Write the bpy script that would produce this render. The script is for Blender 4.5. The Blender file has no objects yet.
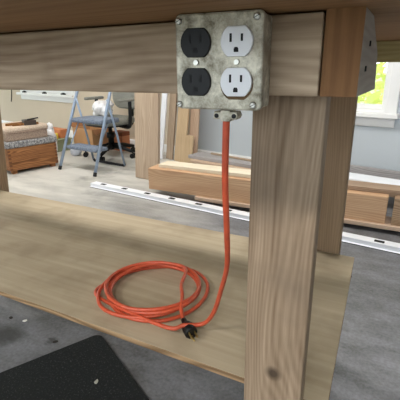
import bpy, bmesh, math, random
from mathutils import Vector, Matrix
random.seed(7)
sc = bpy.context.scene
COL = sc.collection
PI = math.pi
WROT = math.atan2(-0.19628, 0.98055)      # direction of the back wall; local x = along it, local y = distance
WN = 3.2416                               # distance of its face from the origin

# ------------------------------------------------------------------ mesh helper
class MB:
    def __init__(self): self.bm = bmesh.new()
    def _add(self, vs, fs):
        v = [self.bm.verts.new(p) for p in vs]
        out = []
        for f in fs:
            try: out.append(self.bm.faces.new([v[i] for i in f]))
            except ValueError: pass
        return v, out
    def box(self, lo, hi, bevel=0, seg=2, m=None):
        x0, y0, z0 = lo; x1, y1, z1 = hi
        vs = [Vector(p) for p in ((x0,y0,z0),(x1,y0,z0),(x1,y1,z0),(x0,y1,z0),(x0,y0,z1),(x1,y0,z1),(x1,y1,z1),(x0,y1,z1))]
        if m is not None: vs = [m @ p for p in vs]
        v, f = self._add(vs, ((3,2,1,0),(4,5,6,7),(0,1,5,4),(1,2,6,5),(2,3,7,6),(3,0,4,7)))
        if bevel:
            es = list({e for fa in f for e in fa.edges})
            bmesh.ops.bevel(self.bm, geom=es, offset=bevel, segments=seg, affect='EDGES', profile=0.5)
        return self
    def beam(self, a, b, w, t, up=(0,0,1), bevel=0):
        """box along a->b; w across (perp. to up), t along up"""
        a = Vector(a); b = Vector(b); x = (b - a); L = x.length; x.normalize()
        u = Vector(up); y = u.cross(x).normalized(); z = x.cross(y).normalized()
        m = Matrix(((x.x,y.x,z.x,a.x),(x.y,y.y,z.y,a.y),(x.z,y.z,z.z,a.z),(0,0,0,1)))
        return self.box((0,-w/2,-t/2),(L,w/2,t/2), bevel, 2, m)
    def prism(self, poly, d0, d1, axis='y', bevel=0):
        """poly of 2d points extruded along an axis from d0 to d1"""
        n = len(poly)
        def P(p, d):
            return {'x':(d,p[0],p[1]),'y':(p[0],d,p[1]),'z':(p[0],p[1],d)}[axis]
        vs = [P(p,d0) for p in poly] + [P(p,d1) for p in poly]
        fs = [tuple(range(n))[::-1], tuple(range(n,2*n))] + [(i,(i+1)%n,n+(i+1)%n,n+i) for i in range(n)]
        v, f = self._add(vs, fs)
        bmesh.ops.recalc_face_normals(self.bm, faces=f)
        if bevel:
            es = list({e for fa in f[:2] for e in fa.edges})
            bmesh.ops.bevel(self.bm, geom=es, offset=bevel, segments=2, affect='EDGES', profile=0.5)
        return self
    def tube(self, pts, r, seg=10, caps=True, closed=False):
        pts = [Vector(p) for p in pts]; n = len(pts)
        rs = r if isinstance(r,(list,tuple)) else [r]*n
        t0 = (pts[1]-pts[0]).normalized()
        nrm = t0.orthogonal().normalized()
        rings = []
        for i,p in enumerate(pts):
            if closed: t = (pts[(i+1)%n]-pts[i-1]).normalized()
            else: t = (pts[min(i+1,n-1)]-pts[max(i-1,0)]).normalized()
            nrm = (nrm - t*nrm.dot(t)).normalized()
            bn = t.cross(nrm)
            rings.append([self.bm.verts.new(p+(nrm*math.cos(2*PI*k/seg)+bn*math.sin(2*PI*k/seg))*rs[i]) for k in range(seg)])
        for i in range(n if closed else n-1):
            A = rings[i]; B = rings[(i+1)%n]
            for k in range(seg):
                self.bm.faces.new((A[k],A[(k+1)%seg],B[(k+1)%seg],B[k])).smooth = True
        if caps and not closed:
            self.bm.faces.new(rings[0][::-1]); self.bm.faces.new(rings[-1])
        return self
    def lathe(self, prof, c=(0,0,0), axis='z', seg=24, smooth=True):
        """profile of (radius, height)"""
        rings = []
        for r,h in prof:
            ring = []
            for k in range(seg):
                a = 2*PI*k/seg; x, y = r*math.cos(a), r*math.sin(a)
                p = {'z':(x,y,h),'y':(x,h,-y),'x':(h,x,y)}[axis]
                ring.append(self.bm.verts.new((p[0]+c[0],p[1]+c[1],p[2]+c[2])))
            rings.append(ring)
        for A,B in zip(rings,rings[1:]):
            for k in range(seg):
                self.bm.faces.new((A[k],A[(k+1)%seg],B[(k+1)%seg],B[k])).smooth = smooth
        self.bm.faces.new(rings[0][::-1]); self.bm.faces.new(rings[-1])
        return self
    def blob(self, c, s, sub=3, jitter=0.0, seed=0, freq=6.0, sq=1.0):
        """lumpy closed form"""
        from mathutils import noise
        r = bmesh.ops.create_icosphere(self.bm, subdivisions=sub, radius=1)
        off = Vector((seed*3.1, seed*1.7, seed*0.9))
        for v in r['verts']:
            p = v.co.copy()
            p = Vector([math.copysign(abs(q)**sq, q) for q in p])
            k = 1 + jitter*noise.noise(v.co*freq*0.4+off) + jitter*0.6*noise.noise(v.co*freq+off)
            v.co = Vector((p.x*s[0]*k+c[0], p.y*s[1]*k+c[1], p.z*s[2]*k+c[2]))
        for v in r['verts']:
            for f in v.link_faces: f.smooth = True
        return self
    def build(self, name, mat, parent=None, loc=(0,0,0), rot=(0,0,0), smooth=False):
        bmesh.ops.recalc_face_normals(self.bm, faces=self.bm.faces[:])
        me = bpy.data.meshes.new(name); self.bm.to_mesh(me); self.bm.free()
        if smooth:
            for p in me.polygons: p.use_smooth = True
        o = bpy.data.objects.new(name, me); COL.objects.link(o)
        if mat: me.materials.append(mat)
        o.location = loc; o.rotation_euler = rot
        if parent: o.parent = parent
        return o

def empty(name, loc, rz=0):
    o = bpy.data.objects.new(name, None); COL.objects.link(o)
    o.location = loc; o.rotation_euler = (0,0,rz); o.empty_display_size = 0.1
    return o
def tag(o, label, cat, group=None):
    o['label'] = label; o['category'] = cat
    if group: o['group'] = group
    return o
def struct(o, label=None):
    o['kind'] = 'structure'
    if label: o['label'] = label
    return o
def spline(pts, n=8):
    P = [Vector(p) for p in pts]; P = [P[0]*2-P[1]] + P + [P[-1]*2-P[-2]]
    out = []
    for i in range(1,len(P)-2):
        a,b,c,d = P[i-1],P[i],P[i+1],P[i+2]
        for k in range(n):
            t = k/n
            out.append(0.5*((2*b)+(c-a)*t+(2*a-5*b+4*c-d)*t*t+(3*b-a-3*c+d)*t**3))
    out.append(P[-2]); return out

# ------------------------------------------------------------------ materials
def srgb(r,g,b):
    f = lambda c: (c/255/12.92) if c/255 <= 0.04045 else ((c/255+0.055)/1.055)**2.4
    return (f(r),f(g),f(b),1)
def newmat(name):
    m = bpy.data.materials.new(name); m.use_nodes = True
    nt = m.node_tree; return m, nt, nt.nodes['Principled BSDF']
def N(nt, t, **kw):
    n = nt.nodes.new(t)
    for k,v in kw.items(): setattr(n,k,v)
    return n
def plain(name, col, rough=0.6, metal=0.0, var=0.08, scale=12, bump=0.0, spec=0.5):
    m, nt, b = newmat(name)
    tc = N(nt,'ShaderNodeTexCoord'); no = N(nt,'ShaderNodeTexNoise')
    no.inputs['Scale'].default_value = scale; no.inputs['Detail'].default_value = 5
    nt.links.new(tc.outputs['Object'], no.inputs['Vector'])
    cr = N(nt,'ShaderNodeValToRGB')
    c = srgb(*col)
    cr.color_ramp.elements[0].position = 0.3; cr.color_ramp.elements[1].position = 0.7
    cr.color_ramp.elements[0].color = tuple(max(0,x*(1-var*1.6)) for x in c[:3])+(1,)
    cr.color_ramp.elements[1].color = tuple(min(1,x*(1+var)) for x in c[:3])+(1,)
    nt.links.new(no.outputs['Fac'], cr.inputs['Fac']); nt.links.new(cr.outputs['Color'], b.inputs['Base Color'])
    b.inputs['Roughness'].default_value = rough; b.inputs['Metallic'].default_value = metal
    b.inputs['Specular IOR Level'].default_value = spec
    if bump:
        bp = N(nt,'ShaderNodeBump'); bp.inputs['Strength'].default_value = bump; bp.inputs['Distance'].default_value = 0.01
        nt.links.new(no.outputs['Fac'], bp.inputs['Height']); nt.links.new(bp.outputs['Normal'], b.inputs['Normal'])
    return m
def wood(name, light, dark, axis='x', fine=1.0, contrast=1.0, rough=0.75, rings=0.35, knots=(), knot_r=0.02, stain=None, offset=(0,0,0), ringfreq=30, warp=0.10):
    """sawn lumber: streaky grain along one axis, broad wavy rings, optional knots and grey weathering"""
    m, nt, b = newmat(name); L = nt.links.new
    tc = N(nt,'ShaderNodeTexCoord')
    def mapped(along, across):
        mp = N(nt,'ShaderNodeMapping')
        s = {'x':(along,across,across),'y':(across,along,across),'z':(across,across,along)}[axis]
        mp.inputs['Scale'].default_value = s; mp.inputs['Location'].default_value = offset
        L(tc.outputs['Object'], mp.inputs['Vector']); return mp
    # fine fibre
    n1 = N(nt,'ShaderNodeTexNoise'); n1.inputs['Scale'].default_value = 1; n1.inputs['Detail'].default_value = 6; n1.inputs['Roughness'].default_value = 0.65
    L(mapped(4*fine, 130*fine).outputs[0], n1.inputs['Vector'])
    # broad tone
    n2 = N(nt,'ShaderNodeTexNoise'); n2.inputs['Scale'].default_value = 1; n2.inputs['Detail'].default_value = 3; n2.inputs['Distortion'].default_value = 0.6
    L(mapped(2.2*fine, 14*fine).outputs[0], n2.inputs['Vector'])
    # growth rings: meandering parallel lines across the board
    n3 = N(nt,'ShaderNodeTexNoise'); n3.inputs['Scale'].default_value = 1; n3.inputs['Detail'].default_value = 1.5
    L(mapped(1.7*fine, 11*fine).outputs[0], n3.inputs['Vector'])
    sx = N(nt,'ShaderNodeSeparateXYZ'); L(tc.outputs['Object'], sx.inputs[0])
    i1, i2 = {'x':(1,2),'y':(0,2),'z':(0,1)}[axis]
    ad = N(nt,'ShaderNodeMath', operation='MULTIPLY_ADD'); ad.inputs[1].default_value = 0.7; L(sx.outputs[i2], ad.inputs[0]); L(sx.outputs[i1], ad.inputs[2])
    wq = N(nt,'ShaderNodeMath', operation='MULTIPLY_ADD'); wq.inputs[1].default_value = warp; L(n3.outputs['Fac'], wq.inputs[0]); L(ad.outputs[0], wq.inputs[2])
    mu = N(nt,'ShaderNodeMath', operation='MULTIPLY'); mu.inputs[1].default_value = ringfreq*22
    L(wq.outputs[0], mu.inputs[0])
    sn = N(nt,'ShaderNodeMath', operation='SINE'); L(mu.outputs[0], sn.inputs[0])
    ma = N(nt,'ShaderNodeMath', operation='MULTIPLY_ADD'); ma.inputs[1].default_value = 0.5*rings; ma.inputs[2].default_value = 0
    L(sn.outputs[0], ma.inputs[0])
    a1 = N(nt,'ShaderNodeMath', operation='MULTIPLY_ADD'); a1.inputs[1].default_value = 0.55; L(n1.outputs['Fac'], a1.inputs[0]); L(ma.outputs[0], a1.inputs[2])
    a2 = N(nt,'ShaderNodeMath', operation='MULTIPLY_ADD'); a2.inputs[1].default_value = 0.55; L(n2.outputs['Fac'], a2.inputs[0]); L(a1.outputs[0], a2.inputs[2])
    cr = N(nt,'ShaderNodeValToRGB'); h = 0.26/contrast
    e = cr.color_ramp.elements
    e[0].position = max(0,0.55-h); e[0].color = srgb(*dark); e[1].position = min(1,0.55+h); e[1].color = srgb(*light)
    L(a2.outputs[0], cr.inputs['Fac'])
    out = cr.outputs['Color']
    for kp in knots:
        vm = N(nt,'ShaderNodeVectorMath', operation='DISTANCE'); vm.inputs[1].default_value = kp
        L(tc.outputs['Object'], vm.inputs[0])
        mr = N(nt,'ShaderNodeMapRange'); mr.inputs['From Min'].default_value = knot_r*0.35; mr.inputs['From Max'].default_value = knot_r
        mr.inputs['To Min'].default_value = 0.85; mr.inputs['To Max'].default_value = 0.0
        L(vm.outputs['Value'], mr.inputs['Value'])
        mx = N(nt,'ShaderNodeMixRGB'); mx.inputs['Color2'].default_value = srgb(*[int(c*0.55) for c in dark])
        L(mr.outputs[0], mx.inputs['Fac']); L(out, mx.inputs['Color1']); out = mx.outputs['Color']
    if stain:
        n4 = N(nt,'ShaderNodeTexNoise'); n4.inputs['Scale'].default_value = stain[1]; n4.inputs['Detail'].default_value = 5
        L(tc.outputs['Object'], n4.inputs['Vector'])
        r4 = N(nt,'ShaderNodeMapRange'); r4.inputs['From Min'].default_value = 0.48; r4.inputs['From Max'].default_value = 0.72; r4.inputs['To Max'].default_value = stain[2]
        L(n4.outputs['Fac'], r4.inputs['Value'])
        mx = N(nt,'ShaderNodeMixRGB'); mx.inputs['Color2'].default_value = srgb(*stain[0])
        L(r4.outputs[0], mx.inputs['Fac']); L(out, mx.inputs['Color1']); out = mx.outputs['Color']
    L(out, b.inputs['Base Color'])
    b.inputs['Roughness'].default_value = rough; b.inputs['Specular IOR Level'].default_value = 0.25
    bp = N(nt,'ShaderNodeBump'); bp.inputs['Strength'].default_value = 0.25; bp.inputs['Distance'].default_value = 0.002
    L(a2.outputs[0], bp.inputs['Height']); L(bp.outputs['Normal'], b.inputs['Normal'])
    return m

def speckle(name, c1, c2, scale, lo=0.45, hi=0.6, rough=0.9, bump=0.0):
    m, nt, b = newmat(name); L = nt.links.new
    tc = N(nt,'ShaderNodeTexCoord'); no = N(nt,'ShaderNodeTexNoise')
    no.inputs['Scale'].default_value = scale; no.inputs['Detail'].default_value = 4; no.inputs['Roughness'].default_value = 0.7
    L(tc.outputs['Object'], no.inputs['Vector'])
    cr = N(nt,'ShaderNodeValToRGB'); e = cr.color_ramp.elements
    e[0].position = lo; e[0].color = srgb(*c1); e[1].position = hi; e[1].color = srgb(*c2)
    L(no.outputs['Fac'], cr.inputs['Fac']); L(cr.outputs['Color'], b.inputs['Base Color'])
    b.inputs['Roughness'].default_value = rough; b.inputs['Specular IOR Level'].default_value = 0.3
    if bump:
        bp = N(nt,'ShaderNodeBump'); bp.inputs['Strength'].default_value = bump; bp.inputs['Distance'].default_value = 0.005
        L(no.outputs['Fac'], bp.inputs['Height']); L(bp.outputs['Normal'], b.inputs['Normal'])
    return m

def concrete():
    m, nt, b = newmat('concrete_floor'); L = nt.links.new
    tc = N(nt,'ShaderNodeTexCoord')
    def noise(scale, detail, mapscale=(1,1,1), rot=0):
        mp = N(nt,'ShaderNodeMapping'); mp.inputs['Scale'].default_value = mapscale; mp.inputs['Rotation'].default_value = (0,0,rot)
        L(tc.outputs['Object'], mp.inputs['Vector'])
        n = N(nt,'ShaderNodeTexNoise'); n.inputs['Scale'].default_value = scale; n.inputs['Detail'].default_value = detail; n.inputs['Roughness'].default_value = 0.62
        L(mp.outputs[0], n.inputs['Vector']); return n
    big = noise(1.3, 6); mid = noise(7, 6, (1,2.2,1), 0.4); fine = noise(90, 4)
    a = N(nt,'ShaderNodeMath', operation='MULTIPLY_ADD'); a.inputs[1].default_value = 0.5; L(mid.outputs['Fac'], a.inputs[0])
    m1 = N(nt,'ShaderNodeMath', operation='MULTIPLY'); m1.inputs[1].default_value = 0.5; L(big.outputs['Fac'], m1.inputs[0]); L(m1.outputs[0], a.inputs[2])
    a3 = N(nt,'ShaderNodeMath', operation='MULTIPLY_ADD'); a3.inputs[1].default_value = 0.36; L(fine.outputs['Fac'], a3.inputs[0]); L(a.outputs[0], a3.inputs[2])
    cr = N(nt,'ShaderNodeValToRGB'); e = cr.color_ramp.elements
    e[0].position = 0.50; e[0].color = srgb(66,65,63); e[1].position = 0.84; e[1].color = srgb(130,130,135)
    L(a3.outputs[0], cr.inputs['Fac'])
    out = cr.outputs['Color']
    # pale dust streaks, stronger to the back left to paint in brighter light
    dn = noise(2.2, 7, (1.0,3.2,1), -0.35); sx = N(nt,'ShaderNodeSeparateXYZ'); L(tc.outputs['Object'], sx.inputs[0])
    q1 = N(nt,'ShaderNodeMath', operation='MULTIPLY_ADD'); q1.inputs[1].default_value = -0.62; q1.inputs[2].default_value = -1.50; L(sx.outputs[0], q1.inputs[0])
    q2 = N(nt,'ShaderNodeMath', operation='MULTIPLY_ADD'); q2.inputs[1].default_value = 0.50; L(sx.outputs[1], q2.inputs[0]); L(q1.outputs[0], q2.inputs[2])
    q3 = N(nt,'ShaderNodeMath', operation='MULTIPLY_ADD'); q3.inputs[1].default_value = 2.2; L(dn.outputs['Fac'], q3.inputs[0]); L(q2.outputs[0], q3.inputs[2])
    q4 = N(nt,'ShaderNodeMapRange'); q4.inputs['From Min'].default_value = 1.0; q4.inputs['From Max'].default_value = 2.6; q4.inputs['To Max'].default_value = 0.9; L(q3.outputs[0], q4.inputs['Value'])
    mx = N(nt,'ShaderNodeMixRGB'); mx.inputs['Color2'].default_value = srgb(206,203,196); L(q4.outputs[0], mx.inputs['Fac']); L(out, mx.inputs['Color1']); out = mx.outputs['Color']
    # dark oil stains of their own shape
    st = noise(2.7, 5); mr = N(nt,'ShaderNodeMapRange'); mr.inputs['From Min'].default_value = 0.56; mr.inputs['From Max'].default_value = 0.74; mr.inputs['To Max'].default_value = 0.55
    L(st.outputs['Fac'], mr.inputs['Value'])
    mx = N(nt,'ShaderNodeMixRGB'); mx.inputs['Color2'].default_value = srgb(56,54,51); L(mr.outputs[0], mx.inputs['Fac']); L(out, mx.inputs['Color1']); out = mx.outputs['Color']
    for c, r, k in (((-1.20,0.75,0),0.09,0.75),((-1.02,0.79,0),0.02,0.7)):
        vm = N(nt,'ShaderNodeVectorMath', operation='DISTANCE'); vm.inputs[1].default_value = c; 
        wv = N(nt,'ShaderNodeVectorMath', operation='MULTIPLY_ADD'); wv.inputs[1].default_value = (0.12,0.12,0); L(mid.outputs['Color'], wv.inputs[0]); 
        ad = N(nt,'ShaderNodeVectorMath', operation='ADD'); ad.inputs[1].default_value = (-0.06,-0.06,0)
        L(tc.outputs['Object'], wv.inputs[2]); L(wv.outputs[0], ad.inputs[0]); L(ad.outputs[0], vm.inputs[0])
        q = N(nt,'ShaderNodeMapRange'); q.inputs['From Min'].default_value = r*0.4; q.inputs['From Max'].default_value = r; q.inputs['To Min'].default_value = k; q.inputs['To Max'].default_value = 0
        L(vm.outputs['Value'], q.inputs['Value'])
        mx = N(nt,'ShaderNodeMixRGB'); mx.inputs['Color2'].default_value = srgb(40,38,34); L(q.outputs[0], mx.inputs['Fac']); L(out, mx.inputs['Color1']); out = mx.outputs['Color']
    L(out, b.inputs['Base Color'])
    rr = N(nt,'ShaderNodeMapRange'); rr.inputs['To Min'].default_value = 0.38; rr.inputs['To Max'].default_value = 0.68; L(mid.outputs['Fac'], rr.inputs['Value']); L(rr.outputs[0], b.inputs['Roughness'])
    bp = N(nt,'ShaderNodeBump'); bp.inputs['Strength'].default_value = 0.15; bp.inputs['Distance'].default_value = 0.004
    L(a3.outputs[0], bp.inputs['Height']); L(bp.outputs['Normal'], b.inputs['Normal'])
    return m

def glassmat():
    m = bpy.data.materials.new('window_glass'); m.use_nodes = True; nt = m.node_tree
    for n in list(nt.nodes):
        if n.type != 'OUTPUT_MATERIAL': nt.nodes.remove(n)
    out = [n for n in nt.nodes if n.type == 'OUTPUT_MATERIAL'][0]
    t = N(nt,'ShaderNodeBsdfTransparent'); g = N(nt,'ShaderNodeBsdfGlossy'); g.inputs['Roughness'].default_value = 0.02
    f = N(nt,'ShaderNodeFresnel'); f.inputs['IOR'].default_value = 1.45
    mx = N(nt,'ShaderNodeMixShader')
    nt.links.new(f.outputs[0], mx.inputs[0]); nt.links.new(t.outputs[0], mx.inputs[1]); nt.links.new(g.outputs[0], mx.inputs[2]); nt.links.new(mx.outputs[0], out.inputs[0])
    return m
def leafmat(name, col, trans=0.5):
    m, nt, b = newmat(name)
    b.inputs['Base Color'].default_value = srgb(*col); b.inputs['Roughness'].default_value = 0.5
    tr = N(nt,'ShaderNodeBsdfTranslucent'); tr.inputs['Color'].default_value = srgb(min(255,col[0]+30),min(255,col[1]+30),col[2])
    mx = N(nt,'ShaderNodeMixShader'); mx.inputs[0].default_value = trans
    out = [n for n in nt.nodes if n.type == 'OUTPUT_MATERIAL'][0]
    nt.links.new(b.outputs[0], mx.inputs[1]); nt.links.new(tr.outputs[0], mx.inputs[2]); nt.links.new(mx.outputs[0], out.inputs[0])
    return m
def lampmat(name, col, s):
    m, nt, b = newmat(name); b.inputs['Emission Color'].default_value = srgb(*col); b.inputs['Emission Strength'].default_value = s; return m
def galvanised():
    m, nt, b = newmat('galvanised_steel'); L = nt.links.new
    tc = N(nt,'ShaderNodeTexCoord')
    n1 = N(nt,'ShaderNodeTexNoise'); n1.inputs['Scale'].default_value = 55; n1.inputs['Detail'].default_value = 6; n1.inputs['Roughness'].default_value = 0.7; L(tc.outputs['Object'], n1.inputs['Vector'])
    n2 = N(nt,'ShaderNodeTexNoise'); n2.inputs['Scale'].default_value = 28; n2.inputs['Detail'].default_value = 5; L(tc.outputs['Object'], n2.inputs['Vector'])
    cr = N(nt,'ShaderNodeValToRGB'); e = cr.color_ramp.elements
    e[0].position = 0.34; e[0].color = srgb(116,108,90); e[1].position = 0.62; e[1].color = srgb(214,208,190); L(n1.outputs['Fac'], cr.inputs['Fac'])
    mr = N(nt,'ShaderNodeMapRange'); mr.inputs['From Min'].default_value = 0.56; mr.inputs['From Max'].default_value = 0.72; mr.inputs['To Max'].default_value = 0.7; L(n2.outputs['Fac'], mr.inputs['Value'])
    mx = N(nt,'ShaderNodeMixRGB'); mx.inputs['Color2'].default_value = srgb(100,80,52); L(mr.outputs[0], mx.inputs['Fac']); L(cr.outputs['Color'], mx.inputs['Color1'])
    L(mx.outputs['Color'], b.inputs['Base Color']); b.inputs['Metallic'].default_value = 0.35; b.inputs['Roughness'].default_value = 0.55
    bp = N(nt,'ShaderNodeBump'); bp.inputs['Strength'].default_value = 0.2; bp.inputs['Distance'].default_value = 0.001; L(n1.outputs['Fac'], bp.inputs['Height']); L(bp.outputs['Normal'], b.inputs['Normal'])
    return m

M = {}
M['apron'] = wood('apron_wood', (192,170,144), (132,110,88), 'x', 0.9, 1.25, rings=0.12, ringfreq=26, stain=((120,100,82),9,0.5), knots=((0.36,-0.37,0.155),), knot_r=0.012)
M['leg'] = wood('leg_wood', (172,150,126), (102,82,62), 'z', 0.8, 1.15, rings=0.085, ringfreq=30, warp=0.22, stain=((104,90,76),7,0.6), knots=((0.665,-0.29,0.455),), knot_r=0.016)
M['leg_side'] = wood('rear_leg_wood', (158,132,104), (118,96,72), 'z', 1.0, 0.9, rings=0.12, ringfreq=40)
M['leg_side_grey'] = wood('weathered_board_face', (176,164,150), (138,126,114), 'y', 1.0, 0.9, rings=0.12)
M['brace'] = wood('end_grain_wood', (156,114,76), (104,72,44), 'z', 1.3, 0.8, rings=0.10, ringfreq=30, stain=((96,66,42),14,0.5))
M['top'] = wood('plywood_underside', (170,132,92), (124,92,60), 'x', 0.6, 0.9, rings=0.12, ringfreq=12, warp=0.3)
M['rail_wood'] = wood('back_rail_wood', (186,172,122), (136,118,76), 'x', 0.9, 0.9, rings=0.15)
M['shelf'] = wood('shelf_plywood', (194,180,155), (160,144,119), 'x', 0.45, 1.0, rings=0.07, ringfreq=6, warp=0.4, stain=((128,112,90),8,0.45))
M['ply_edge'] = wood('plywood_edge', (158,130,98), (104,80,56), 'x', 1.0, 1.2)
M['galv'] = galvanised()
M['black_plastic'] = plain('black_plastic', (15,15,16), 0.5, 0, 0.1, 60, 0.0, 0.3)
M['slot_dark'] = plain('slot_shadow_plastic', (14,13,13), 0.8, 0, 0.0)
M['white_plastic'] = plain('white_plastic', (226,226,228), 0.4, 0, 0.02, 60)
M['screw'] = plain('screw_metal', (196,194,186), 0.35, 0.8, 0.1, 200)
M['gap_dark'] = plain('dark_gap_plate', (92,72,48), 0.9, 0, 0.3, 120)
M['cord'] = plain('orange_cord_jacket', (192,80,50), 0.45, 0, 0.10, 60)
M['brass'] = plain('brass_prongs', (206,178,112), 0.3, 0.9, 0.1, 80)
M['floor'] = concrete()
M['mat'] = speckle('black_rubber_mat', (22,24,24), (92,94,90), 170, 0.56, 0.82, 0.85, 0.3)
M['beige_wall'] = plain('warm_light_wall_tone', (204,190,170), 0.85, 0, 0.02, 2)
M['grey_wall'] = plain('pale_grey_wall_tone', (186,193,199), 0.85, 0, 0.02, 2)
M['trim'] = plain('white_trim_paint', (232,232,232), 0.5, 0, 0.02, 4)
M['ceiling'] = plain('ceiling_paint', (226,224,218), 0.9, 0, 0.02, 2)
M['glass'] = glassmat()
M['lamp'] = lampmat('added_lamp_tube', (255,250,240), 6.0)
M['lamp_body'] = plain('lamp_housing_white', (230,230,228), 0.5, 0, 0.02)

# ------------------------------------------------------------------ setting
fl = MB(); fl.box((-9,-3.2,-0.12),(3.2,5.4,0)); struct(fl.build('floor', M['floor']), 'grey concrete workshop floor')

def wallseg(mb, u0, u1, z0, z1, t=0.16): mb.box((u0,WN,z0),(u1,WN+t,z1))
ZT = 2.7
SPLIT = -2.62  # one wall; the warmer light on its left is coloured in as beige
WA = (-6.08,-4.80,0.58,1.85)     # opening, left window
WB = (-1.66,-0.79,0.58,1.85)     # opening, right window
mb = MB(); wallseg(mb,-9.0,WA[0],0,ZT); wallseg(mb,WA[1],SPLIT,0,ZT); wallseg(mb,WA[0],WA[1],0,WA[2]); wallseg(mb,WA[0],WA[1],WA[3],ZT)
struct(mb.build('wall_back', M['beige_wall'], rot=(0,0,WROT)), 'back wall on the left, beige for its warmer light')
mb = MB(); wallseg(mb,SPLIT,WB[0],0,ZT); wallseg(mb,WB[1],2.6,0,ZT); wallseg(mb,WB[0],WB[1],0,WB[2]); wallseg(mb,WB[0],WB[1],WB[3],ZT)
struct(mb.build('wall_back_right', M['grey_wall'], rot=(0,0,WROT)), 'pale grey part of the same back wall behind the lumber')
mb = MB(); mb.box((2.4,-3.2,0),(2.56,2.77,ZT)); struct(mb.build('wall_right', M['grey_wall']), 'plain pale wall on the right')
mb = MB(); mb.box((-9.16,-3.36,0),(-9,1.2,ZT)); mb.box((-9.16,1.2,2.3),(-9,5.1,ZT)); struct(mb.build('wall_left', M['beige_wall']), 'beige left wall with an open garage doorway at its far end')
mb = MB(); mb.box((-9,-3.36,0),(-3.4,-3.2,ZT)); mb.box((1.6,-3.36,0),(2.56,-3.2,ZT)); mb.box((-3.4,-3.36,0),(1.6,-3.2,0.70)); mb.box((-3.4,-3.36,2.25),(1.6,-3.2,ZT)); struct(mb.build('wall_front', M['grey_wall']), 'pale wall behind the viewer with an added opening for light')  # unseen wall; its wide opening is added to light the bench front
mb = MB(); mb.box((-9,-3.36,ZT),(2.8,5.4,ZT+0.12)); struct(mb.build('ceiling', M['ceiling']), 'plain pale ceiling')
mb = MB(); mb.prism([(WN-0.015,0),(WN-0.015,0.075),(WN-0.009,0.09),(WN,0.09),(WN,0)],-9.0,2.6,'x')
struct(mb.build('baseboard_back', M['trim'], rot=(0,0,WROT)), 'white baseboard along the back wall')
mb = MB(); mb.box((-60,-60,-0.3),(60,60,-0.14)); struct(mb.build('ground', plain('outdoor_lawn',(120,140,80),0.95,0,0.2,3)), 'lawn outside')

def window(n, op):
    u0,u1,z0,z1 = op
    r = empty('window_%d' % n, (0,0,0), WROT); struct(r, 'white framed window in the back wall')
    y = WN
    # casing round the opening
    c = MB()
    cw = 0.075
    c.box((u0-cw,y-0.018,z0-0.02),(u0,y,z1+cw),0.004); c.box((u1,y-0.018,z0-0.02),(u1+cw,y,z1+cw),0.004); c.box((u0,y-0.018,z1),(u1,y,z1+cw),0.004)
    c.build('casing', M['trim'], r)
    j = MB(); jt = 0.02
    j.box((u0,y,z0),(u0+jt,y+0.16,z1)); j.box((u1-jt,y,z0),(u1,y+0.16,z1)); j.box((u0,y,z1-jt),(u1,y+0.16,z1)); j.box((u0,y,z0),(u1,y+0.16,z0+jt))
    j.build('jamb', M['trim'], r)
    s = MB()
    sy0, sy1 = y+0.045, y+0.085; st = 0.030
    zm = (z0+z1)/2
    for a,b,yy in ((z0+jt,zm+0.02,0),(zm-0.02,z1-jt,0.04)):
        s.box((u0+jt,sy0+yy,a),(u0+jt+st,sy1+yy,b),0.004); s.box((u1-jt-st,sy0+yy,a),(u1-jt,sy1+yy,b),0.004)
        s.box((u0+jt+st,sy0+yy,a),(u1-jt-st,sy1+yy,a+0.035),0.004); s.box((u0+jt+st,sy0+yy,b-0.04),(u1-jt-st,sy1+yy,b),0.004)
    s.build('sash', M['trim'], r)
    g = MB(); g.box((u0+jt+st,sy0+0.018,z0+jt+0.035),(u1-jt-st,sy0+0.022,zm-0.02)); g.box((u0+jt+st,sy0+0.058,zm+0.03),(u1-jt-st,sy0+0.062,z1-jt-0.04))
    g.build('pane', M['glass'], r)
    k = MB(); k.box((u0-0.10,y-0.075,z0-0.035),(u1+0.10,y+0.05,z0),0.006); k.build('sill', M['trim'], r)
    k = MB(); k.prism([(y-0.02,z0-0.035),(y-0.02,z0-0.10),(y-0.013,z0-0.108),(y,z0-0.108),(y,z0-0.035)],u0-0.07,u1+0.07,'x'); k.build('apron_trim', M['trim'], r)
    return r
window(1, WA); window(2, WB)

# unseen ceiling lights, added to brighten the far half and the bench
def added_ceiling_light(x, y, label, power):
    r = tag(empty('added_ceiling_light', (x,y,ZT), WROT), label, 'added ceiling light', 'added tube lights on the ceiling')
    b = MB(); b.prism([(-0.10,-0.03),(0.10,-0.03),(0.07,0),(-0.07,0)],-0.62,0.62,'x'); b.build('housing', M['lamp_body'], r)
    for s in (-0.045,0.045):
        t = MB(); t.tube([(-0.6,s,-0.045),(0.6,s,-0.045)],0.014,10); t.build('tube', M['lamp'], r)
    L = bpy.data.lights.new('added_tube_light','AREA'); L.shape = 'RECTANGLE'; L.size = 1.2; L.size_y = 0.18; L.energy = power; L.color = (1.0,0.97,0.93)
    o = bpy.data.objects.new('added_tube_light', L); COL.objects.link(o); o.parent = r; o.location = (0,0,-0.075)
    return r
added_ceiling_light(-3.6, 2.1, 'added white twin tube ceiling light over the wooden chest end of the room', 27)
added_ceiling_light(-1.9, 1.95, 'added white twin tube ceiling light over the left part of the workbench', 25)
added_ceiling_light(-0.3, 1.9, 'added white twin tube ceiling light over the lumber pile', 22)
added_ceiling_light(-1.7, -1.7, 'added white twin tube ceiling light in front of the workbench, left one of the pair', 42)  # unseen pair behind the camera, added to light shelf and leg
added_ceiling_light(0.5, -1.7, 'added white twin tube ceiling light in front of the workbench, right one of the pair', 42)

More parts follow.
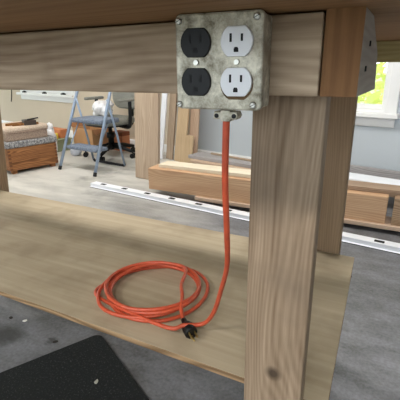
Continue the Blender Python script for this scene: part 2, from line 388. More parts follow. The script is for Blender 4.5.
# ------------------------------------------------------------------ workbench
BX, BY = -0.80, 0.80
bench = tag(empty('workbench', (BX,BY,0)), 'rough lumber workbench with plywood top and open plywood shelf beneath', 'workbench')
def bp(mb, name, mat, parent=bench): return mb.build(name, mat, parent)
def L3(x,y,z): return (x-BX, y-BY, z)
TOPZ = 0.985
mb = MB(); mb.box(L3(-1.80,0.22,TOPZ),L3(0.16,1.22,TOPZ+0.03),0.002); bp(mb,'tabletop',M['top'])
mb = MB(); mb.box(L3(-1.75,0.465,0.896),L3(-0.0915,0.503,TOPZ-0.002),0.0025); bp(mb,'front_apron',M['apron'])
mb = MB(); mb.box(L3(-1.75,1.166,0.934),L3(0.14,1.203,TOPZ),0.002); bp(mb,'back_rail',M['rail_wood'])
# short end brace whose sawn end sits flush beside the apron
mb = MB(); mb.prism([(0.464-BY,0.8965),(0.70-BY,0.892),(0.668-BY,0.945),(0.55-BY,TOPZ),(0.464-BY,TOPZ)], -0.0895-BX,-0.050-BX,'x',0.0015); bo = bp(mb,'end_brace',M['brace']); 
for (yy,zz) in ((0.515,0.925),(0.535,0.953)):
    mb = MB(); mb.prism([(yy-BY-0.003,zz-0.003),(yy-BY+0.003,zz-0.003),(yy-BY+0.003,zz+0.003),(yy-BY-0.003,zz+0.003)],-0.0502-BX,-0.0485-BX,'x'); mb.build('nail_hole', M['slot_dark'], bo)
bo.data.materials.append(M['leg_side_grey'])
for f in bo.data.polygons:
    if f.normal.x > 0.8: f.material_index = 1
# legs stand outside the shelf
mb = MB(); mb.box(L3(-0.1855,0.511,0),L3(-0.0885,0.541,TOPZ),0.004); bp(mb,'leg',M['leg'])
mb = MB(); mb.box(L3(-1.72,0.503,0),L3(-1.625,0.541,TOPZ),0.004); bp(mb,'leg',M['leg'])
mb = MB(); mb.box(L3(-0.2115,1.128,0),L3(-0.122,1.165,TOPZ),0.004); bp(mb,'leg',M['leg_side'])
mb = MB(); mb.beam(L3(-1.700,1.146,0),L3(-1.604,1.146,TOPZ),0.037,0.09,(1,0,0),0.004); bp(mb,'leg',M['leg_side'])
mb = MB(); mb.prism([(-1.74-BX,0.5415-BY),(-0.050-BX,0.5415-BY),(-0.078-BX,1.1275-BY),(-1.74-BX,1.1275-BY)],0.382,0.395,'z',0.0008); sh = bp(mb,'shelf',M['shelf'])
sh.data.materials.append(M['ply_edge'])
for f in sh.data.polygons:
    if abs(f.normal.z) < 0.5: f.material_index = 1

# ------------------------------------------------------------------ outlet box
ox, oy, oz = -0.1955, 0.4615, 0.9335
box = tag(empty('outlet_box', (ox,oy,oz), math.radians(4)), 'galvanised metal outlet box screwed to the workbench apron', 'outlet box')
mb = MB(); mb.box((-0.049,-0.0365,-0.0495),(0.049,-0.0005,0.0495),0.004); mb.build('box_body', M['galv'], box)
def rrect(w,h,r,n=5,cx=0,cz=0):
    out = []
    for (sx,sz,a0) in ((1,1,0),(-1,1,PI/2),(-1,-1,PI),(1,-1,1.5*PI)):
        for k in range(n+1):
            a = a0+PI/2*k/n; out.append((cx+sx*(w/2-r)+r*math.cos(a), cz+sz*(h/2-r)+r*math.sin(a)))
    return out
mb = MB(); mb.prism(rrect(0.1015,0.1015,0.006),-0.046,-0.036,'y',0.0022); cover = mb.build('cover_plate', M['galv'], box)
def dshape(R,h,n=14,cx=0,cz=0):
    a = math.asin(h/R); out = []
    for k in range(n+1): t = -a+2*a*k/n; out.append((cx+R*math.cos(t), cz+R*math.sin(t)))
    for k in range(n+1): t = PI-a+2*a*k/n; out.append((cx+R*math.cos(t), cz+R*math.sin(t)))
    return out
for cx, mat, lab in ((-0.0248,'black_plastic','black duplex receptacle'),(0.0226,'white_plastic','white duplex receptacle')):
    mb = MB()
    for cz in (0.0208,-0.0204): mb.prism(dshape(0.0178,0.0150,14,cx,cz),-0.0500,-0.044,'y',0.0008)
    d = mb.build('receptacle', M[mat], box); d['label'] = lab
    for cz in (0.0208,-0.0204):
        for sx,hh in ((-0.0062,0.0042),(0.0062,0.0036)):
            mb = MB(); mb.box((cx+sx-0.0012,-0.0504,cz+0.0038-hh),(cx+sx+0.0012,-0.0499,cz+0.0038+hh)); mb.build('blade_slot', M['slot_dark'], d)
        mb = MB(); mb.prism([(cx-0.0025,cz-0.0105),(cx+0.0025,cz-0.0105),(cx+0.0026,cz-0.0075),(cx+0.0015,cz-0.0055),(cx-0.0015,cz-0.0055),(cx-0.0026,cz-0.0075)],-0.0504,-0.0499,'y'); mb.build('ground_hole', M['slot_dark'], d)
    mb = MB(); mb.lathe([(0.0028,-0.0490),(0.0030,-0.0482),(0.0030,-0.0455)],(cx,0,0.0003),'y',14); mb.build('screw', M['screw'], d)
mb = MB()
mb.prism(dshape(0.0188,0.0166,12,0.0226,-0.0224),-0.0466,-0.0455,'y'); mb.build('cutout', M['gap_dark'], cover)  # flat patch coloured as the dark gap under the white receptacle
for px,pz in ((-0.0455,0.0435),(0.0435,0.0440),(0.0420,-0.0445),(-0.0465,-0.0455)):
    mb = MB(); mb.lathe([(0.0022,-0.0492),(0.0036,-0.0486),(0.0038,-0.0455)],(px,0,pz),'y',14); sw = mb.build('screw', M['screw'], box)
    mb = MB(); mb.beam((px-0.003,-0.0493,pz-0.0015),(px+0.003,-0.0493,pz+0.0015),0.0007,0.0006); mb.build('drive_slot', M['slot_dark'], sw)
# cable clamp under the box
mb = MB()
mb.lathe([(0.0085,-0.060),(0.0085,-0.0495)],(0.0075,-0.030,0),'z',18)
mb.prism([(-0.0075+0.0,-0.062),(-0.0065,-0.0535),(0.0015,-0.0535),(0.0015,-0.0515),(0.0135,-0.0515),(0.0135,-0.0535),(0.0205,-0.0535),(0.0225,-0.058),(0.0205,-0.062),(0.014,-0.062),(0.013,-0.0645),(0.002,-0.0645),(0.001,-0.062)],-0.040,-0.022,'y',0.001)
clamp = mb.build('cable_clamp', M['galv'], box)
for px in (-0.0030,0.0180):
    mb = MB(); mb.lathe([(0.002,-0.0420),(0.0026,-0.0412),(0.0026,-0.039)],(px,0,-0.058),'y',12); mb.build('screw', M['black_plastic'], clamp)

# ------------------------------------------------------------------ extension cord
SH = 0.395; CR = 0.0044
cordroot = empty('extension_cord', (-0.50,0.70,SH))
tag(cordroot, 'orange extension cord hanging from the outlet box and coiled on the shelf', 'extension cord')
pts = [(-0.188,0.435,0.880),(-0.188,0.432,0.868),(-0.1945,0.445,0.791),(-0.2085,0.485,0.702),(-0.230,0.537,0.616),(-0.259,0.578,0.539),(-0.289,0.610,0.463),(-0.318,0.621,0.420),(-0.352,0.600,0.4185),(-0.395,0.585,0.412)]
loops = [(-0.498,0.703,0.133,0.130),(-0.490,0.714,0.124,0.126),(-0.512,0.694,0.117,0.116),(-0.490,0.710,0.110,0.114),(-0.503,0.702,0.116,0.108)]
a0 = math.radians(-112)
n = 12; total = 4.62
for i in range(1,int(total*n)):
    t = i/n; k = min(int(t),len(loops)-1); f = t-k
    A = loops[k]; B = loops[min(k+1,len(loops)-1)]
    s = f*f*(3-2*f)
    cx,cy,rx,ry = [A[q]*(1-s)+B[q]*s for q in range(4)]
    ang = a0 - 2*PI*t
    wob = 0.003*math.sin(1.3*i+k)
    z = SH+CR+0.0015 + 0.0052*t + 0.003*math.sin(ang*2+k*1.3)
    pts.append((cx+(rx+wob)*math.cos(ang), cy+(ry+wob)*math.sin(ang), max(SH+CR, z)))
# the free end drops across the coil to the plug
pts += [(-0.430,0.725,0.428),(-0.408,0.690,0.424),(-0.388,0.650,0.418),(-0.366,0.622,0.410)]
pl = [Vector(p)-Vector((-0.50,0.70,SH)) for p in spline(pts,7)]
mb = MB(); mb.tube(pl, CR, 10); mb.build('cable', M['cord'], cordroot)
# plug
P0 = Vector((-0.369,0.626,0.410)); PD = Vector((0.040,-0.034,-0.002)); PD.normalize()
o3 = Vector((-0.50,0.70,SH))
mb = MB(); q = lambda s: (P0+PD*s-o3)
mb.tube([q(0),q(0.008),q(0.018),q(0.019),q(0.024),q(0.030),q(0.046),q(0.049)],[0.0058,0.0064,0.0075,0.0105,0.0128,0.0135,0.0140,0.0125],12)
plug = mb.build('plug', M['black_plastic'], cordroot); plug['label'] = 'black plug with bare prongs'
side = PD.cross(Vector((0,0,1))).normalized(); upv = side.cross(PD).normalized()
for s,u in ((-0.0060,0.003),(0.0060,0.003)):
    mb = MB(); c = q(0.047)+side*s+upv*u; mb.beam(c, c+PD*0.0175, 0.0016, 0.0062, tuple(upv)); mb.build('prong', M['brass'], plug)
mb = MB(); c = q(0.047)-upv*0.006; mb.tube([c, c+PD*0.014, c+PD*0.0185],[0.0024,0.0024,0.0012],10); mb.build('prong', M['brass'], plug)

# ------------------------------------------------------------------ floor mat and litter
T = Vector((-0.888,0.903,0)); a1 = Vector((-0.46,-0.888,0)); a2 = Vector((0.888,-0.46,0))
mb = MB()
mb.prism(rrect(0.60,0.90,0.028,6),0.0,0.011,'z',0.003)
ctr = T + a1*0.45 + a2*0.30
tag(mb.build('floor_mat', M['mat'], loc=(ctr.x,ctr.y,0), rot=(0,0,math.atan2(a2.y,a2.x))), 'black rubber mat with rounded corners on the concrete floor', 'mat')
def chip(name, c, z, r, mat, label, cat, seed):
    random.seed(seed); k = 7
    poly = [(r*(0.7+0.5*random.random())*math.cos(2*PI*i/k), 0.7*r*(0.7+0.5*random.random())*math.sin(2*PI*i/k)) for i in range(k)]
    mb = MB(); mb.prism(poly,0,0.003,'z',0.0006); tag(mb.build(name, mat, loc=(c[0],c[1],z), rot=(0,0,seed)), label, cat)
M['chip_white'] = plain('paper_white', (226,222,214), 0.8, 0, 0.05, 80)
M['chip_dark'] = plain('dark_debris', (52,46,40), 0.9, 0, 0.2, 80)
chip('paper_scrap',(-1.208,0.839),0.0,0.010,M['chip_white'],'white paper scrap on the concrete left of the mat','scrap',1)
chip('paint_flake',(-0.737,0.712),0.011,0.009,plain('flake_grey',(176,174,160),0.8,0,0.1,90),'pale flake lying on the black mat','flake',2)
chip('wood_chip',(-1.274,0.828),0.0,0.010,M['chip_dark'],'dark chip left of the white paper scrap','chip',3)
chip('wood_chip',(-1.008,0.801),0.0,0.010,M['chip_dark'],'dark chip on the concrete between shelf edge and mat','chip',4)
chip('wood_chip',(-0.13,1.75),0.0,0.010,M['chip_dark'],'dark speck on the bare floor right of the shelf','chip',5)

# ------------------------------------------------------------------ step stool
M['ladder'] = plain('blue_grey_tube', (146,162,184), 0.35, 0.3, 0.06, 20)
M['tread'] = speckle('grey_tread_rubber', (96,106,122), (122,132,148), 60, 0.4, 0.6, 0.8)
M['rubber'] = plain('black_rubber', (26,26,28), 0.8, 0, 0.1, 40)
lad = empty('step_stool', (-2.655,2.70,0), math.atan2(-0.057,0.48)); 
tag(lad, 'blue grey metal folding step stool with two grey treads', 'step stool')
# local x = width, local y = depth (away from the viewer)
hw = 0.245
for s in (-1,1):
    # tall front rail leaning back, carrying the handle
    mb = MB(); mb.tube([(s*hw,-0.06,0.012),(s*0.225,0.205,0.66),(s*0.22,0.30,0.90)],0.0145,10); lg = mb.build('front_rail', M['ladder'], lad)
    mb = MB(); mb.tube([(s*(hw+0.001),-0.064,0.0),(s*hw,-0.052,0.035)],0.0165,12); mb.build('rubber_foot', M['rubber'], lg)
    mb = MB(); mb.tube([(s*0.222,0.345,0.015),(s*0.218,0.275,0.33),(s*0.212,0.195,0.655)],0.0105,10); mb.build('rear_leg', M['ladder'], lad)
    mb = MB(); mb.tube([(s*0.195,0.05,0.212),(s*0.200,0.20,0.452)],0.006,8); mb.build('link', M['ladder'], lad)
mb = MB(); mb.tube([(-0.22,0.30,0.90),(-0.215,0.32,0.955),(-0.19,0.33,0.985),(0.19,0.33,0.985),(0.215,0.32,0.955),(0.22,0.30,0.90)],0.0125,10); mb.build('handle', M['ladder'], lad)
mb = MB(); mb.tube([(-0.222,0.345,0.03),(-0.21,0.345,0.013),(0.21,0.345,0.013),(0.222,0.345,0.03)],0.0125,10); mb.build('floor_bar', M['rubber'], lad)
mb = MB(); mb.box((-0.205,0.010,0.196),(0.205,0.160,0.228),0.008); mb.build('step', M['tread'], lad)
mb = MB(); mb.prism([(-0.205,0.10),(0.205,0.10),(0.212,0.14),(0.205,0.33),(0.17,0.36),(-0.17,0.36),(-0.205,0.33),(-0.212,0.14)],0.436,0.476,'z',0.012); mb.build('seat_step', M['tread'], lad)

# ------------------------------------------------------------------ office chair
M['fabric'] = speckle('grey_chair_fabric', (120,120,114), (150,150,142), 130, 0.4, 0.6, 0.95)
D = Vector((-0.20,-0.98)); crz = math.atan2(D.y,D.x) + PI/2    # local -y is the way it faces
ch = tag(empty('office_chair', (-2.835,3.37,0), crz), 'grey fabric swivel office chair with black arms and star base', 'chair')
mb = MB(); mb.prism(rrect(0.47,0.45,0.13,8),0.355,0.425,'z',0.026); mb.build('seat', M['fabric'], ch, smooth=True)
mb = MB(); mb.prism(rrect(0.44,0.42,0.12,8),0.342,0.356,'z',0.004); mb.build('seat_pan', M['black_plastic'], ch)
prof = []
mb = MB(); mb.prism(rrect(0.42,0.44,0.12,8,0,0.71),0.225,0.285,'y',0.022); bk = mb.build('backrest', M['fabric'], ch, smooth=True)
mb = MB(); mb.prism(rrect(0.40,0.42,0.11,8,0,0.71),0.282,0.295,'y',0.004); mb.build('back_shell', M['black_plastic'], ch)
mb = MB(); mb.tube(spline([(0,0.12,0.335),(0,0.27,0.332),(0,0.325,0.40),(0,0.325,0.52),(0,0.300,0.70)],6),0.016,10); mb.build('back_bracket', M['black_plastic'], ch)
for s in (-1,1):
    mb = MB(); mb.prism(rrect(0.055,0.25,0.025,5,s*0.275,0.03),0.595,0.625,'z',0.010); mb.build('armrest', M['fabric'] if s>0 else M['fabric'], ch, smooth=True)
    mb = MB(); mb.tube(spline([(s*0.10,0.05,0.335),(s*0.245,0.05,0.330),(s*0.275,0.05,0.40),(s*0.275,0.06,0.60)],6),0.019,10); mb.build('arm_post', M['black_plastic'], ch)
mb = MB(); mb.lathe([(0.032,0.075),(0.032,0.20),(0.045,0.205),(0.045,0.26),(0.022,0.262),(0.022,0.345)],(0,0,0),'z',18); mb.build('gas_column', M['black_plastic'], ch)
WA0 = math.radians(215)-crz
for k in range(5):
    a = WA0+k*2*PI/5; c,s_ = math.cos(a), math.sin(a)
    mb = MB(); mb.tube([(0.02*c,0.02*s_,0.115),(0.15*c,0.15*s_,0.105),(0.285*c,0.285*s_,0.072)],[0.030,0.024,0.016],8); mb.build('base_arm', M['black_plastic'], ch)
    mb = MB()
    for w in (-0.016,0.016):
        cx, cy = 0.285*c-s_*w, 0.285*s_+c*w
        d = Vector((-s_,c,0))*0.009
        mb.tube([Vector((cx,cy,0.027))-d,Vector((cx,cy,0.027))+d],0.027,14)
    mb.tube([(0.285*c,0.285*s_,0.03),(0.285*c,0.285*s_,0.08)],0.008,8)
    mb.build('caster', M['black_plastic'], ch)
M['bag'] = plain('white_bag_film', (236,236,240), 0.35, 0, 0.03, 12, 0.3)
mb = MB(); mb.blob((0,0,0.085),(0.108,0.105,0.085),4,0.30,3,5.0)
for v in mb.bm.verts: v.co.z = max(v.co.z, 0.0)
bagc = Vector((-2.80,3.34)) + D*0.02
mb.blob((0.05,0.03,0.135),(0.05,0.045,0.045),3,0.35,5,5)
tag(mb.build('plastic_bag', M['bag'], loc=(-2.89,3.335,0.4255)), 'crumpled white plastic bag on the office chair seat', 'bag')

# ------------------------------------------------------------------ chest and footstool
M['chest'] = wood('oak_chest_wood', (160,110,70), (104,66,38), 'y', 1.1, 1.0, rings=0.4)
M['chest_dark'] = plain('chest_end_grain', (104,62,34), 0.8, 0, 0.15, 60)
M['carpet'] = speckle('grey_carpet', (84,84,88), (166,164,162), 70, 0.38, 0.62, 1.0, 0.6)
M['uph'] = speckle('taupe_tweed', (132,112,98), (172,152,136), 110, 0.38, 0.62, 1.0, 0.3)
M['uph_light'] = speckle('beige_tweed', (176,156,138), (202,184,166), 90, 0.38, 0.62, 1.0, 0.3)
czr = math.atan2(0.457,0.127)-PI/2      # local y along the face, local +x towards the viewer
chest = tag(empty('wooden_chest', (-3.155,2.32,0), czr), 'brown wooden chest with finger joints and a grey carpeted lid', 'chest')
CW, CDp = 0.47, 0.62       # face length, depth
mb = MB(); mb.box((-CDp,0,0.032),(0,CW,0.240),0.003); cb = mb.build('chest_body', M['chest'], chest)
for cy in (0.011, CW-0.011):
    mb = MB()
    for i in range(6):
        z = 0.042+i*0.033; mb.box((-0.006,cy-0.0115,z),(0.0012,cy+0.0115,z+0.0155))
    mb.build('finger_joint', M['chest_dark'], cb)
mb = MB(); mb.box((-CDp-0.01,-0.012,0.240),(0.012,CW+0.012,0.298),0.016,3); mb.build('lid', M['carpet'], chest)
for (fx,fy) in ((-0.04,0.045),(-0.04,CW-0.045),(-CDp+0.04,0.045),(-CDp+0.04,CW-0.045)):
    mb = MB(); mb.box((fx-0.025,fy-0.022,0),(fx+0.025,fy+0.022,0.033),0.003); mb.build('foot', M['chest'], chest)
def on_chest(x,y,z):
    c,s = math.cos(czr), math.sin(czr); return (-3.155+c*x-s*y, 2.32+s*x+c*y, z)
fs = tag(empty('footstool', on_chest(-0.22,0.215,0.298), czr), 'taupe upholstered footstool sitting on the carpeted chest lid', 'footstool')
mb = MB(); mb.box((-0.20,-0.20,0),(0.19,0.20,0.075),0.008); mb.build('base', M['uph'], fs)
mb = MB(); mb.box((-0.21,-0.215,0.075),(0.20,0.215,0.128),0.024,4); mb.build('cushion', M['uph_light'], fs, smooth=True)
mb = MB(); mb.tube([(0.203,-0.20,0.079),(0.203,0.20,0.079)],0.004,8); mb.build('piping', M['uph'], fs)
M['tool_wood'] = wood('tool_handle_wood', (150,104,60), (96,62,34), 'x', 2, 1)
ft = tag(empty('wooden_clamp', on_chest(-0.10,0.20,0.426), czr+1.35), 'dark wooden clamp lying on top of the footstool', 'clamp')
mb = MB(); mb.beam((-0.13,0.02,0.012),(0.10,0.035,0.016),0.022,0.020); mb.build('jaw', M['tool_wood'], ft)
mb = MB(); mb.beam((-0.08,-0.035,0.010),(0.15,-0.02,0.012),0.026,0.018); mb.build('jaw', M['tool_wood'], ft)
mb = MB(); mb.box((0.02,-0.05,0.0),(0.13,0.06,0.045),0.006); mb.build('body', plain('dark_tool_body',(62,50,42),0.6,0,0.2,30), ft)
mb = MB(); mb.tube([(0.05,-0.06,0.052),(0.17,0.06,0.050)],0.007,8); mb.build('screw_bar', M['black_plastic'], ft)
# white bag behind the chest
mb = MB(); mb.blob((0,0,0.16),(0.062,0.062,0.17),4,0.25,8,5)
mb.blob((0.01,0,0.32),(0.04,0.036,0.05),3,0.3,9,5)
for v in mb.bm.verts: v.co.z = max(v.co.z, 0.0)
tag(mb.build('plastic_sack', M['bag'], loc=(-3.455,3.095,0)), 'white plastic sack standing on the floor behind the wooden chest', 'sack')

# ------------------------------------------------------------------ boxes by the wall
M['card'] = plain('brown_cardboard', (196,152,108), 0.85, 0, 0.06, 6)
M['card_in'] = plain('cardboard_inner', (152,106,70), 0.9, 0, 0.08, 6)
M['orange_card'] = plain('orange_printed_card', (196,124,82), 0.7, 0, 0.08, 10)
M['yellow'] = plain('yellow_tape', (236,206,78), 0.5, 0, 0.05, 10)
M['green_bin'] = plain('grey_green_plastic', (132,140,112), 0.55, 0, 0.08, 20)
def open_box(name, loc, rz, w, d, h, mat, label, flap=0.10):
    r = tag(empty(name, loc, rz), label, 'box'); t = 0.006
    mb = MB(); mb.box((-w/2,-d/2,0),(w/2,d/2,t)); mb.box((-w/2,-d/2,0),(-w/2+t,d/2,h)); mb.box((w/2-t,-d/2,0),(w/2,d/2,h)); mb.box((-w/2,-d/2,0),(w/2,-d/2+t,h)); mb.box((-w/2,d/2-t,0),(w/2,d/2,h)); mb.build('carton', mat, r)
    for a,b_,hd in (((-w/2,-d/2,h),(-w/2,d/2,h),(-1,0)),((w/2,d/2,h),(w/2,-d/2,h),(1,0))):
        mb = MB(); L = Vector(b_)-Vector(a); o = Vector((hd[0]*flap*0.6,0,flap*0.55*(1 if hd[0]<0 else -1)))
        v = [Vector(a),Vector(a)+L,Vector(a)+L+o,Vector(a)+o]; nn = L.cross(o).normalized()*0.002
        mb._add([p+nn for p in v]+[p-nn for p in v],((0,1,2,3),(7,6,5,4),(0,4,5,1),(1,5,6,2),(2,6,7,3),(3,7,4,0))); mb.build('flap', M['card_in'], r)
    return r
open_box('cardboard_box',(-3.34,3.625,0),WROT,0.38,0.26,0.25,M['card'],'open brown cardboard box against the back wall behind the step stool',0.09)
rb = tag(empty('orange_carton',(-2.955,3.685,0),WROT),'orange brown carton on the floor behind the office chair column','carton')
mb = MB(); mb.box((-0.09,-0.06,0),(0.09,0.06,0.215),0.003); mb.build('carton', M['orange_card'], rb)
mb = MB(); mb.box((-0.093,-0.063,0.175),(0.093,0.063,0.220),0.003); mb.build('carton_lid', plain('dark_brown_card',(136,74,44),0.8), rb)
r = tag(empty('storage_bin',(-3.70,3.36,0),WROT),'grey green plastic bin on the floor between chest and step stool','bin')
mb = MB(); mb.prism([(-0.16,0),(0.16,0),(0.18,0.13),(-0.18,0.13)],-0.12,0.12,'y',0.006); mb.build('tub', M['green_bin'], r)
mb = MB(); mb.box((-0.19,-0.13,0.13),(0.19,0.13,0.145),0.005); mb.build('rim', M['green_bin'], r)
mb = MB(); prof=[(0.05,0),(0.085,0),(0.085,0.055),(0.05,0.055)]
seg=24; rings=[[mb.bm.verts.new((rr*math.cos(2*PI*k/seg),rr*math.sin(2*PI*k/seg),hh)) for k in range(seg)] for rr,hh in prof]
for A,B in zip(rings,rings[1:]+rings[:1]):
    for k in range(seg): mb.bm.faces.new((A[k],A[(k+1)%seg],B[(k+1)%seg],B[k]))
tag(mb.build('tape_roll', M['yellow'], loc=(-3.66,3.285,0.1455)), 'yellow tape roll lying on the grey green bin', 'tape roll')
mb = MB(); mb.box((-0.14,-0.045,0),(0.14,0.045,0.10),0.004); tag(mb.build('orange_carton', M['orange_card'], loc=(-3.70,3.435,0.1455), rot=(0,0,WROT)), 'flat orange carton on the grey green bin behind the tape roll','carton')
mb = MB(); mb.blob((0,0,0.05),(0.065,0.055,0.055),3,0.35,12,5)
for v in mb.bm.verts: v.co.z = max(v.co.z, 0.0)
tag(mb.build('crumpled_rag', plain('white_blue_cloth',(206,212,224),0.9,0,0.1,25), loc=(-3.22,3.22,0)),'crumpled white rag on the floor under the step stool','rag')

# ------------------------------------------------------------------ timber
def W2(u,n,z=0): # wall frame to world
    c,s = math.cos(WROT), math.sin(WROT); return Vector((c*u-s*n, s*u+c*n, z))
def plank(name, a, b, w, t, mat, label, cat, up=(0,0,1), bevel=0.003, group=None):
    """board with its own origin at a and its length along local x"""
    a = Vector(a); b = Vector(b); x = (b-a); Ln = x.length; x.normalize(); u = Vector(up); y = u.cross(x).normalized(); z = x.cross(y)
    mb = MB(); mb.box((0,-w/2,-t/2),(Ln,w/2,t/2),bevel)
    o = mb.build(name, mat); o.matrix_world = Matrix(((x.x,y.x,z.x,a.x),(x.y,y.y,z.y,a.y),(x.z,y.z,z.z,a.z),(0,0,0,1)))
    return tag(o,label,cat,group)
M['w_post'] = wood('post_weathered', (196,176,154), (160,138,118), 'x', 0.9, 0.9, rings=0.25)
M['w_beam'] = wood('beam_fir', (208,174,140), (174,134,102), 'x', 0.8, 0.9, rings=0.25)
M['w_pale'] = wood('pale_pine', (228,218,198), (208,194,170), 'x', 0.7, 0.8, rings=0.15)
M['w_brown'] = wood('brown_plank', (178,154,132), (136,112,92), 'x', 0.8, 1)
M['w_grey'] = wood('grey_board', (176,172,172), (138,134,134), 'x', 0.8, 0.9)
M['w_pink'] = wood('reddish_board', (208,184,162), (172,142,120), 'x', 0.8, 1)
M['w_white'] = plain('white_painted_board', (236,238,244), 0.5, 0, 0.03, 8)
M['w_tan'] = wood('tan_board', (216,192,158), (190,162,128), 'x', 0.8, 0.9, rings=0.25)
M['w_greyed'] = wood('greyed_lumber', (184,164,142), (146,126,106), 'x', 0.8, 0.9)
M['beam_dark'] = wood('dark_end_beam', (178,150,122), (128,102,78), 'x', 0.8, 1)

# upright 2x10
plank('upright_board',(-1.937,2.741,0.002),(-1.770,2.741,2.695),0.038,0.232,M['w_post'],'wide pale upright board standing from floor to ceiling beside the lumber pile','board',up=(1,0,0))
# leaning pieces: (u at floor, n at floor, u at z=.69, width, thickness, top z)
def lean(name, u0, n0, u1, w, t, mat, label, cat, nt=None, round_=False):
    top_n = WN-0.012-t/2
    s = 0.09
    zt = (top_n-n0)/s
    B = W2(u0,n0,t*0.5*s+0.001); Tp = W2(u0+(u1-u0)/0.69*zt, top_n, zt)
    if round_:
        d=(Tp-B); Ln=d.length
        mb = MB(); mb.tube([(0,0,0),(Ln,0,0)],w/2,14); o = mb.build(name,mat)
        x=d.normalized(); y=Vector((0,1,0)); y=(y-x*y.dot(x)).normalized(); z=x.cross(y)
        o.matrix_world = Matrix(((x.x,y.x,z.x,B.x),(x.y,y.y,z.y,B.y),(x.z,y.z,z.z,B.z),(0,0,0,1)))
        return tag(o,label,cat)
    nrm = W2(0,-1,0)
    return plank(name,B,Tp,w,t,mat,label,cat,up=tuple(nrm))
G='boards leaning on the back wall'
lean('white_strip',-2.908,2.955,-2.858,0.066,0.018,M['w_white'],'white strip leaning on the back wall, right beside the wide upright board','strip')
lean('leaning_board',-2.815,3.0,-2.778,0.090,0.02,M['w_greyed'],'greyish board leaning on the wall right of the white strip','board')
lean('leaning_board',-2.735,3.005,-2.694,0.035,0.02,M['w_grey'],'thin grey board leaning on the wall between the greyish and the tan board','board')
lean('leaning_board',-2.645,2.965,-2.598,0.135,0.02,M['w_tan'],'tan board leaning on the wall, widest of the leaning boards','board')
lean('leaning_board',-2.50,3.0,-2.487,0.105,0.02,M['w_pink'],'pinkish board leaning on the wall at the right end of the leaning boards','board')

B0 = W2(-2.515,2.945,0.002); T0 = W2(-2.505,2.972,0.285)
plank('short_board',B0,T0,0.10,0.02,M['w_tan'],'short board end standing in front of the pinkish leaning board','board',up=tuple(W2(0,-1,0)))

# pile on the floor
for i,(sx,lab) in enumerate(((-1.10,'short spacer block under the left end of the lumber pile'),(0.25,'short spacer block under the right end of the lumber pile'))):
    mb = MB(); mb.box((-0.04,-0.12,0),(0.04,0.14,0.026),0.002); tag(mb.build('spacer_block', M['w_brown'], loc=(sx,2.52,0)), lab, 'block')
plank('plank',(-1.262,2.43,0.0385),(0.95,2.43,0.0385),0.17,0.025,M['w_pink'],'thin reddish plank lying underneath the heavy beam','plank')
plank('timber_beam',(-1.665,2.437,0.1325),(-0.026,2.437,0.1325),0.14,0.162,M['w_beam'],'heavy orange brown timber beam lying in front of the lumber pile','beam')
plank('timber_beam',(0.006,2.437,0.1325),(1.10,2.437,0.1325),0.14,0.162,M['beam_dark'],'second heavy beam end to end right of the orange brown one','beam')
plank('plank',(-1.60,2.480,0.2275),(-0.62,2.475,0.2275),0.13,0.026,M['w_pale'],'cream coloured clean plank lying on top of the heavy beam','plank')
plank('plank',(-0.56,2.485,0.2285),(0.75,2.49,0.2285),0.12,0.028,M['w_brown'],'weathered brown plank on top of the beams right of the bench legs','plank')
# low stack between beam and wall
for i,(u,lab) in enumerate(((-2.05,'bearer block behind the cream plank'),(-0.30,'bearer block behind the brown plank'))):
    mb = MB(); mb.box((-0.045,-0.17,0),(0.045,0.17,0.088),0.002); p = W2(u,2.84); tag(mb.build('bearer_block', M['w_brown'], loc=p, rot=(0,0,WROT)), lab, 'block')
a = W2(-2.30,2.80,0.1005); b = W2(-1.10,2.80,0.1005); plank('plank',a,b,0.15,0.025,M['w_pink'],'pinkish plank under the blue grey board behind the cream plank','plank')
a = W2(-2.36,2.87,0.128); b = W2(-1.20,2.87,0.128); plank('plank',a,b,0.20,0.03,M['w_grey'],'blue grey board lying on the stack behind the cream plank','plank')
a = W2(-2.20,2.92,0.1515); b = W2(-1.50,2.86,0.1515); plank('wood_strip',a,b,0.02,0.016,M['w_greyed'],'thin wood strip lying on the blue grey board','strip')
a = W2(-1.00,2.83,0.1055); b = W2(1.00,2.83,0.1055); plank('plank',a,b,0.18,0.035,M['w_brown'],'brown plank under the white board at right of the stack','plank')
a = W2(-1.02,2.865,0.1425); b = W2(1.00,2.865,0.1425); plank('plank',a,b,0.17,0.036,M['w_white'],'white painted board on the stack below the right window','plank')
a = W2(-1.05,3.10,0.09); b = W2(1.10,3.10,0.09); plank('plank',a,b,0.04,0.178,M['w_grey'],'grey board standing on edge against the wall below the right window','plank')

# slotted rail on the floor
RA = Vector((-2.236,2.340)); RBv = Vector((0.60,2.037)); rd = RBv-RA; rl = rd.length; rz = math.atan2(rd.y,rd.x)
rail = tag(empty('slotted_rail',(RA.x,RA.y,0),rz),'long white slotted metal rail lying on the floor before the lumber','rail')
M['rail'] = plain('white_powder_coat', (232,234,240), 0.4, 0, 0.03, 6)
mb = MB(); mb.prism([(0,0),(0.0,0.004),(0.012,0.006),(0.012,0.030),(0.075,0.030),(0.075,0.0),(0.071,0.0),(0.071,0.026),(0.016,0.026),(0.016,0.0)],0,rl,'x'); ro = mb.build('channel', M['rail'], rail)
mb = MB(); mb.box((0.002,-0.0015,0.0),(rl-0.002,0.0005,0.003)); mb.build('shadow_strip', M['slot_dark'], rail)  # dark strip coloured in for the shadow line along the rail
x = 0.12
while x < rl-0.1:
    mb = MB(); mb.prism(rrect(0.052,0.030,0.006,4,x,0.043),0.0298,0.0306,'z'); mb.build('slot', M['slot_dark'], ro); x += 0.232

# a cable hanging on the wall by the left window
p0 = W2(-6.42,WN-0.008)
mb = MB(); mb.tube(spline([(0,0,0.72),(-0.02,0,0.60),(-0.06,0,0.48),(-0.085,-0.002,0.42)],5),0.006,8)
tag(mb.build('hanging_cable', M['rubber'], loc=p0, rot=(0,0,WROT)),'short dark cable hanging on the beige wall left of the window','cable')
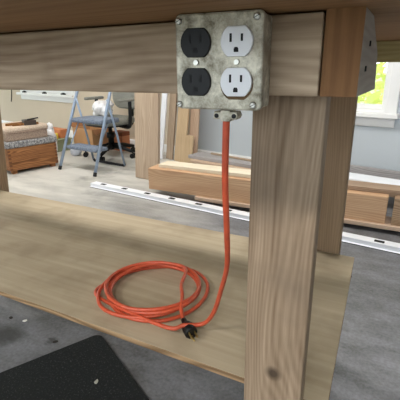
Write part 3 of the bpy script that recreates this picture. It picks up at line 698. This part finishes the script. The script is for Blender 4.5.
# small things on the left sill
for u,nm,lab in ((-5.98,'sill_clip','dark clip at the left end of the left window sill'),(-5.42,'sill_clip','dark clip in the middle of the left window sill'),(-4.95,'sill_clip','dark clip at the right end of the left window sill')):
    mb = MB(); mb.box((-0.035,-0.02,0),(0.035,0.02,0.018),0.004); mb.tube([(-0.03,0,0.02),(0.03,0,0.022)],0.006,8)
    tag(mb.build(nm, M['black_plastic'], loc=W2(u,WN-0.045,0.58), rot=(0,0,WROT)), lab, 'clip')

# ------------------------------------------------------------------ shrubs outside
leafs = [leafmat('leaf_yellow_green',(222,230,150)), leafmat('leaf_mid_green',(176,204,110))]
bark = plain('bark',(96,80,62),0.9,0,0.2,20)
def shrub(x,y,h,rad,n,mi,label,seed):
    random.seed(seed)
    r = tag(empty('shrub',(x,y,-0.14)),label,'shrub','shrubs outside the windows')
    mb = MB()
    for i in range(7):
        a = 2*PI*i/7; mb.tube(spline([(0.05*math.cos(a),0.05*math.sin(a),0),(0.3*rad*math.cos(a),0.3*rad*math.sin(a),h*0.45),(0.7*rad*math.cos(a+.3),0.7*rad*math.sin(a+.3),h*0.85)],4),0.02,6)
    mb.build('stem', bark, r)
    mb = MB()
    for i in range(n):
        while True:
            p = Vector((random.uniform(-1,1),random.uniform(-1,1),random.uniform(-1,1)))
            if 0.15 < p.length < 1: break
        c = Vector((p.x*rad,p.y*rad,h*0.55+p.z*h*0.5))
        d = Vector((random.gauss(0,1),random.gauss(0,1),random.gauss(0,0.6))).normalized(); e = d.orthogonal().normalized()
        s = random.uniform(0.05,0.11)
        v = [mb.bm.verts.new(q) for q in (c-d*s, c+e*s*0.45, c+d*s, c-e*s*0.45)]
        mb.bm.faces.new((v[0],v[1],v[2])); mb.bm.faces.new((v[0],v[2],v[3]))
    o = mb.build('foliage', leafs[mi], r)
p = W2(-1.9,4.9); shrub(p.x,p.y,2.5,1.1,1300,0,'yellow green leafy shrub outside the right window',3)
p = W2(0.1,7.0); shrub(p.x,p.y,3.0,1.3,1200,1,'darker green shrub further off outside the right window',4)
p = W2(-6.2,5.2); shrub(p.x,p.y,2.2,1.3,1500,0,'leafy shrub outside the left window',5)

# ------------------------------------------------------------------ light
w = bpy.data.worlds.new('World'); sc.world = w; w.use_nodes = True
bg = w.node_tree.nodes['Background']; bg.inputs['Color'].default_value = (0.82,0.91,1.0,1); bg.inputs['Strength'].default_value = 3.7
sun = bpy.data.lights.new('sun','SUN'); sun.energy = 4.0; sun.angle = 0.02; sun.color = (1,0.95,0.86)
so = bpy.data.objects.new('sun', sun); COL.objects.link(so); so.rotation_euler = (math.radians(48),0,math.radians(-25))

# ------------------------------------------------------------------ camera
cam = bpy.data.cameras.new('camera'); co = bpy.data.objects.new('camera', cam); COL.objects.link(co); sc.camera = co
cam.sensor_fit = 'HORIZONTAL'; cam.sensor_width = 36; cam.lens = 36*394/400; cam.clip_start = 0.02; cam.clip_end = 200
R = Matrix(((0.88925308,-0.13745083,0.4362754),(0.45727276,0.29095938,-0.8403834),(-0.01142702,0.94681039,0.32158905)))
m4 = R.to_4x4(); m4.translation = Vector((0,0,0.93)); co.matrix_world = m4

sc.view_settings.view_transform = 'Standard'; sc.view_settings.look = 'None'; sc.view_settings.gamma = 1; sc.view_settings.exposure = 0.35
sc.view_settings.use_curve_mapping = False
sc.cycles.use_denoising = True; sc.cycles.max_bounces = 10; sc.cycles.diffuse_bounces = 6
sc.cycles.transparent_max_bounces = 12; sc.cycles.sample_clamp_indirect = 6
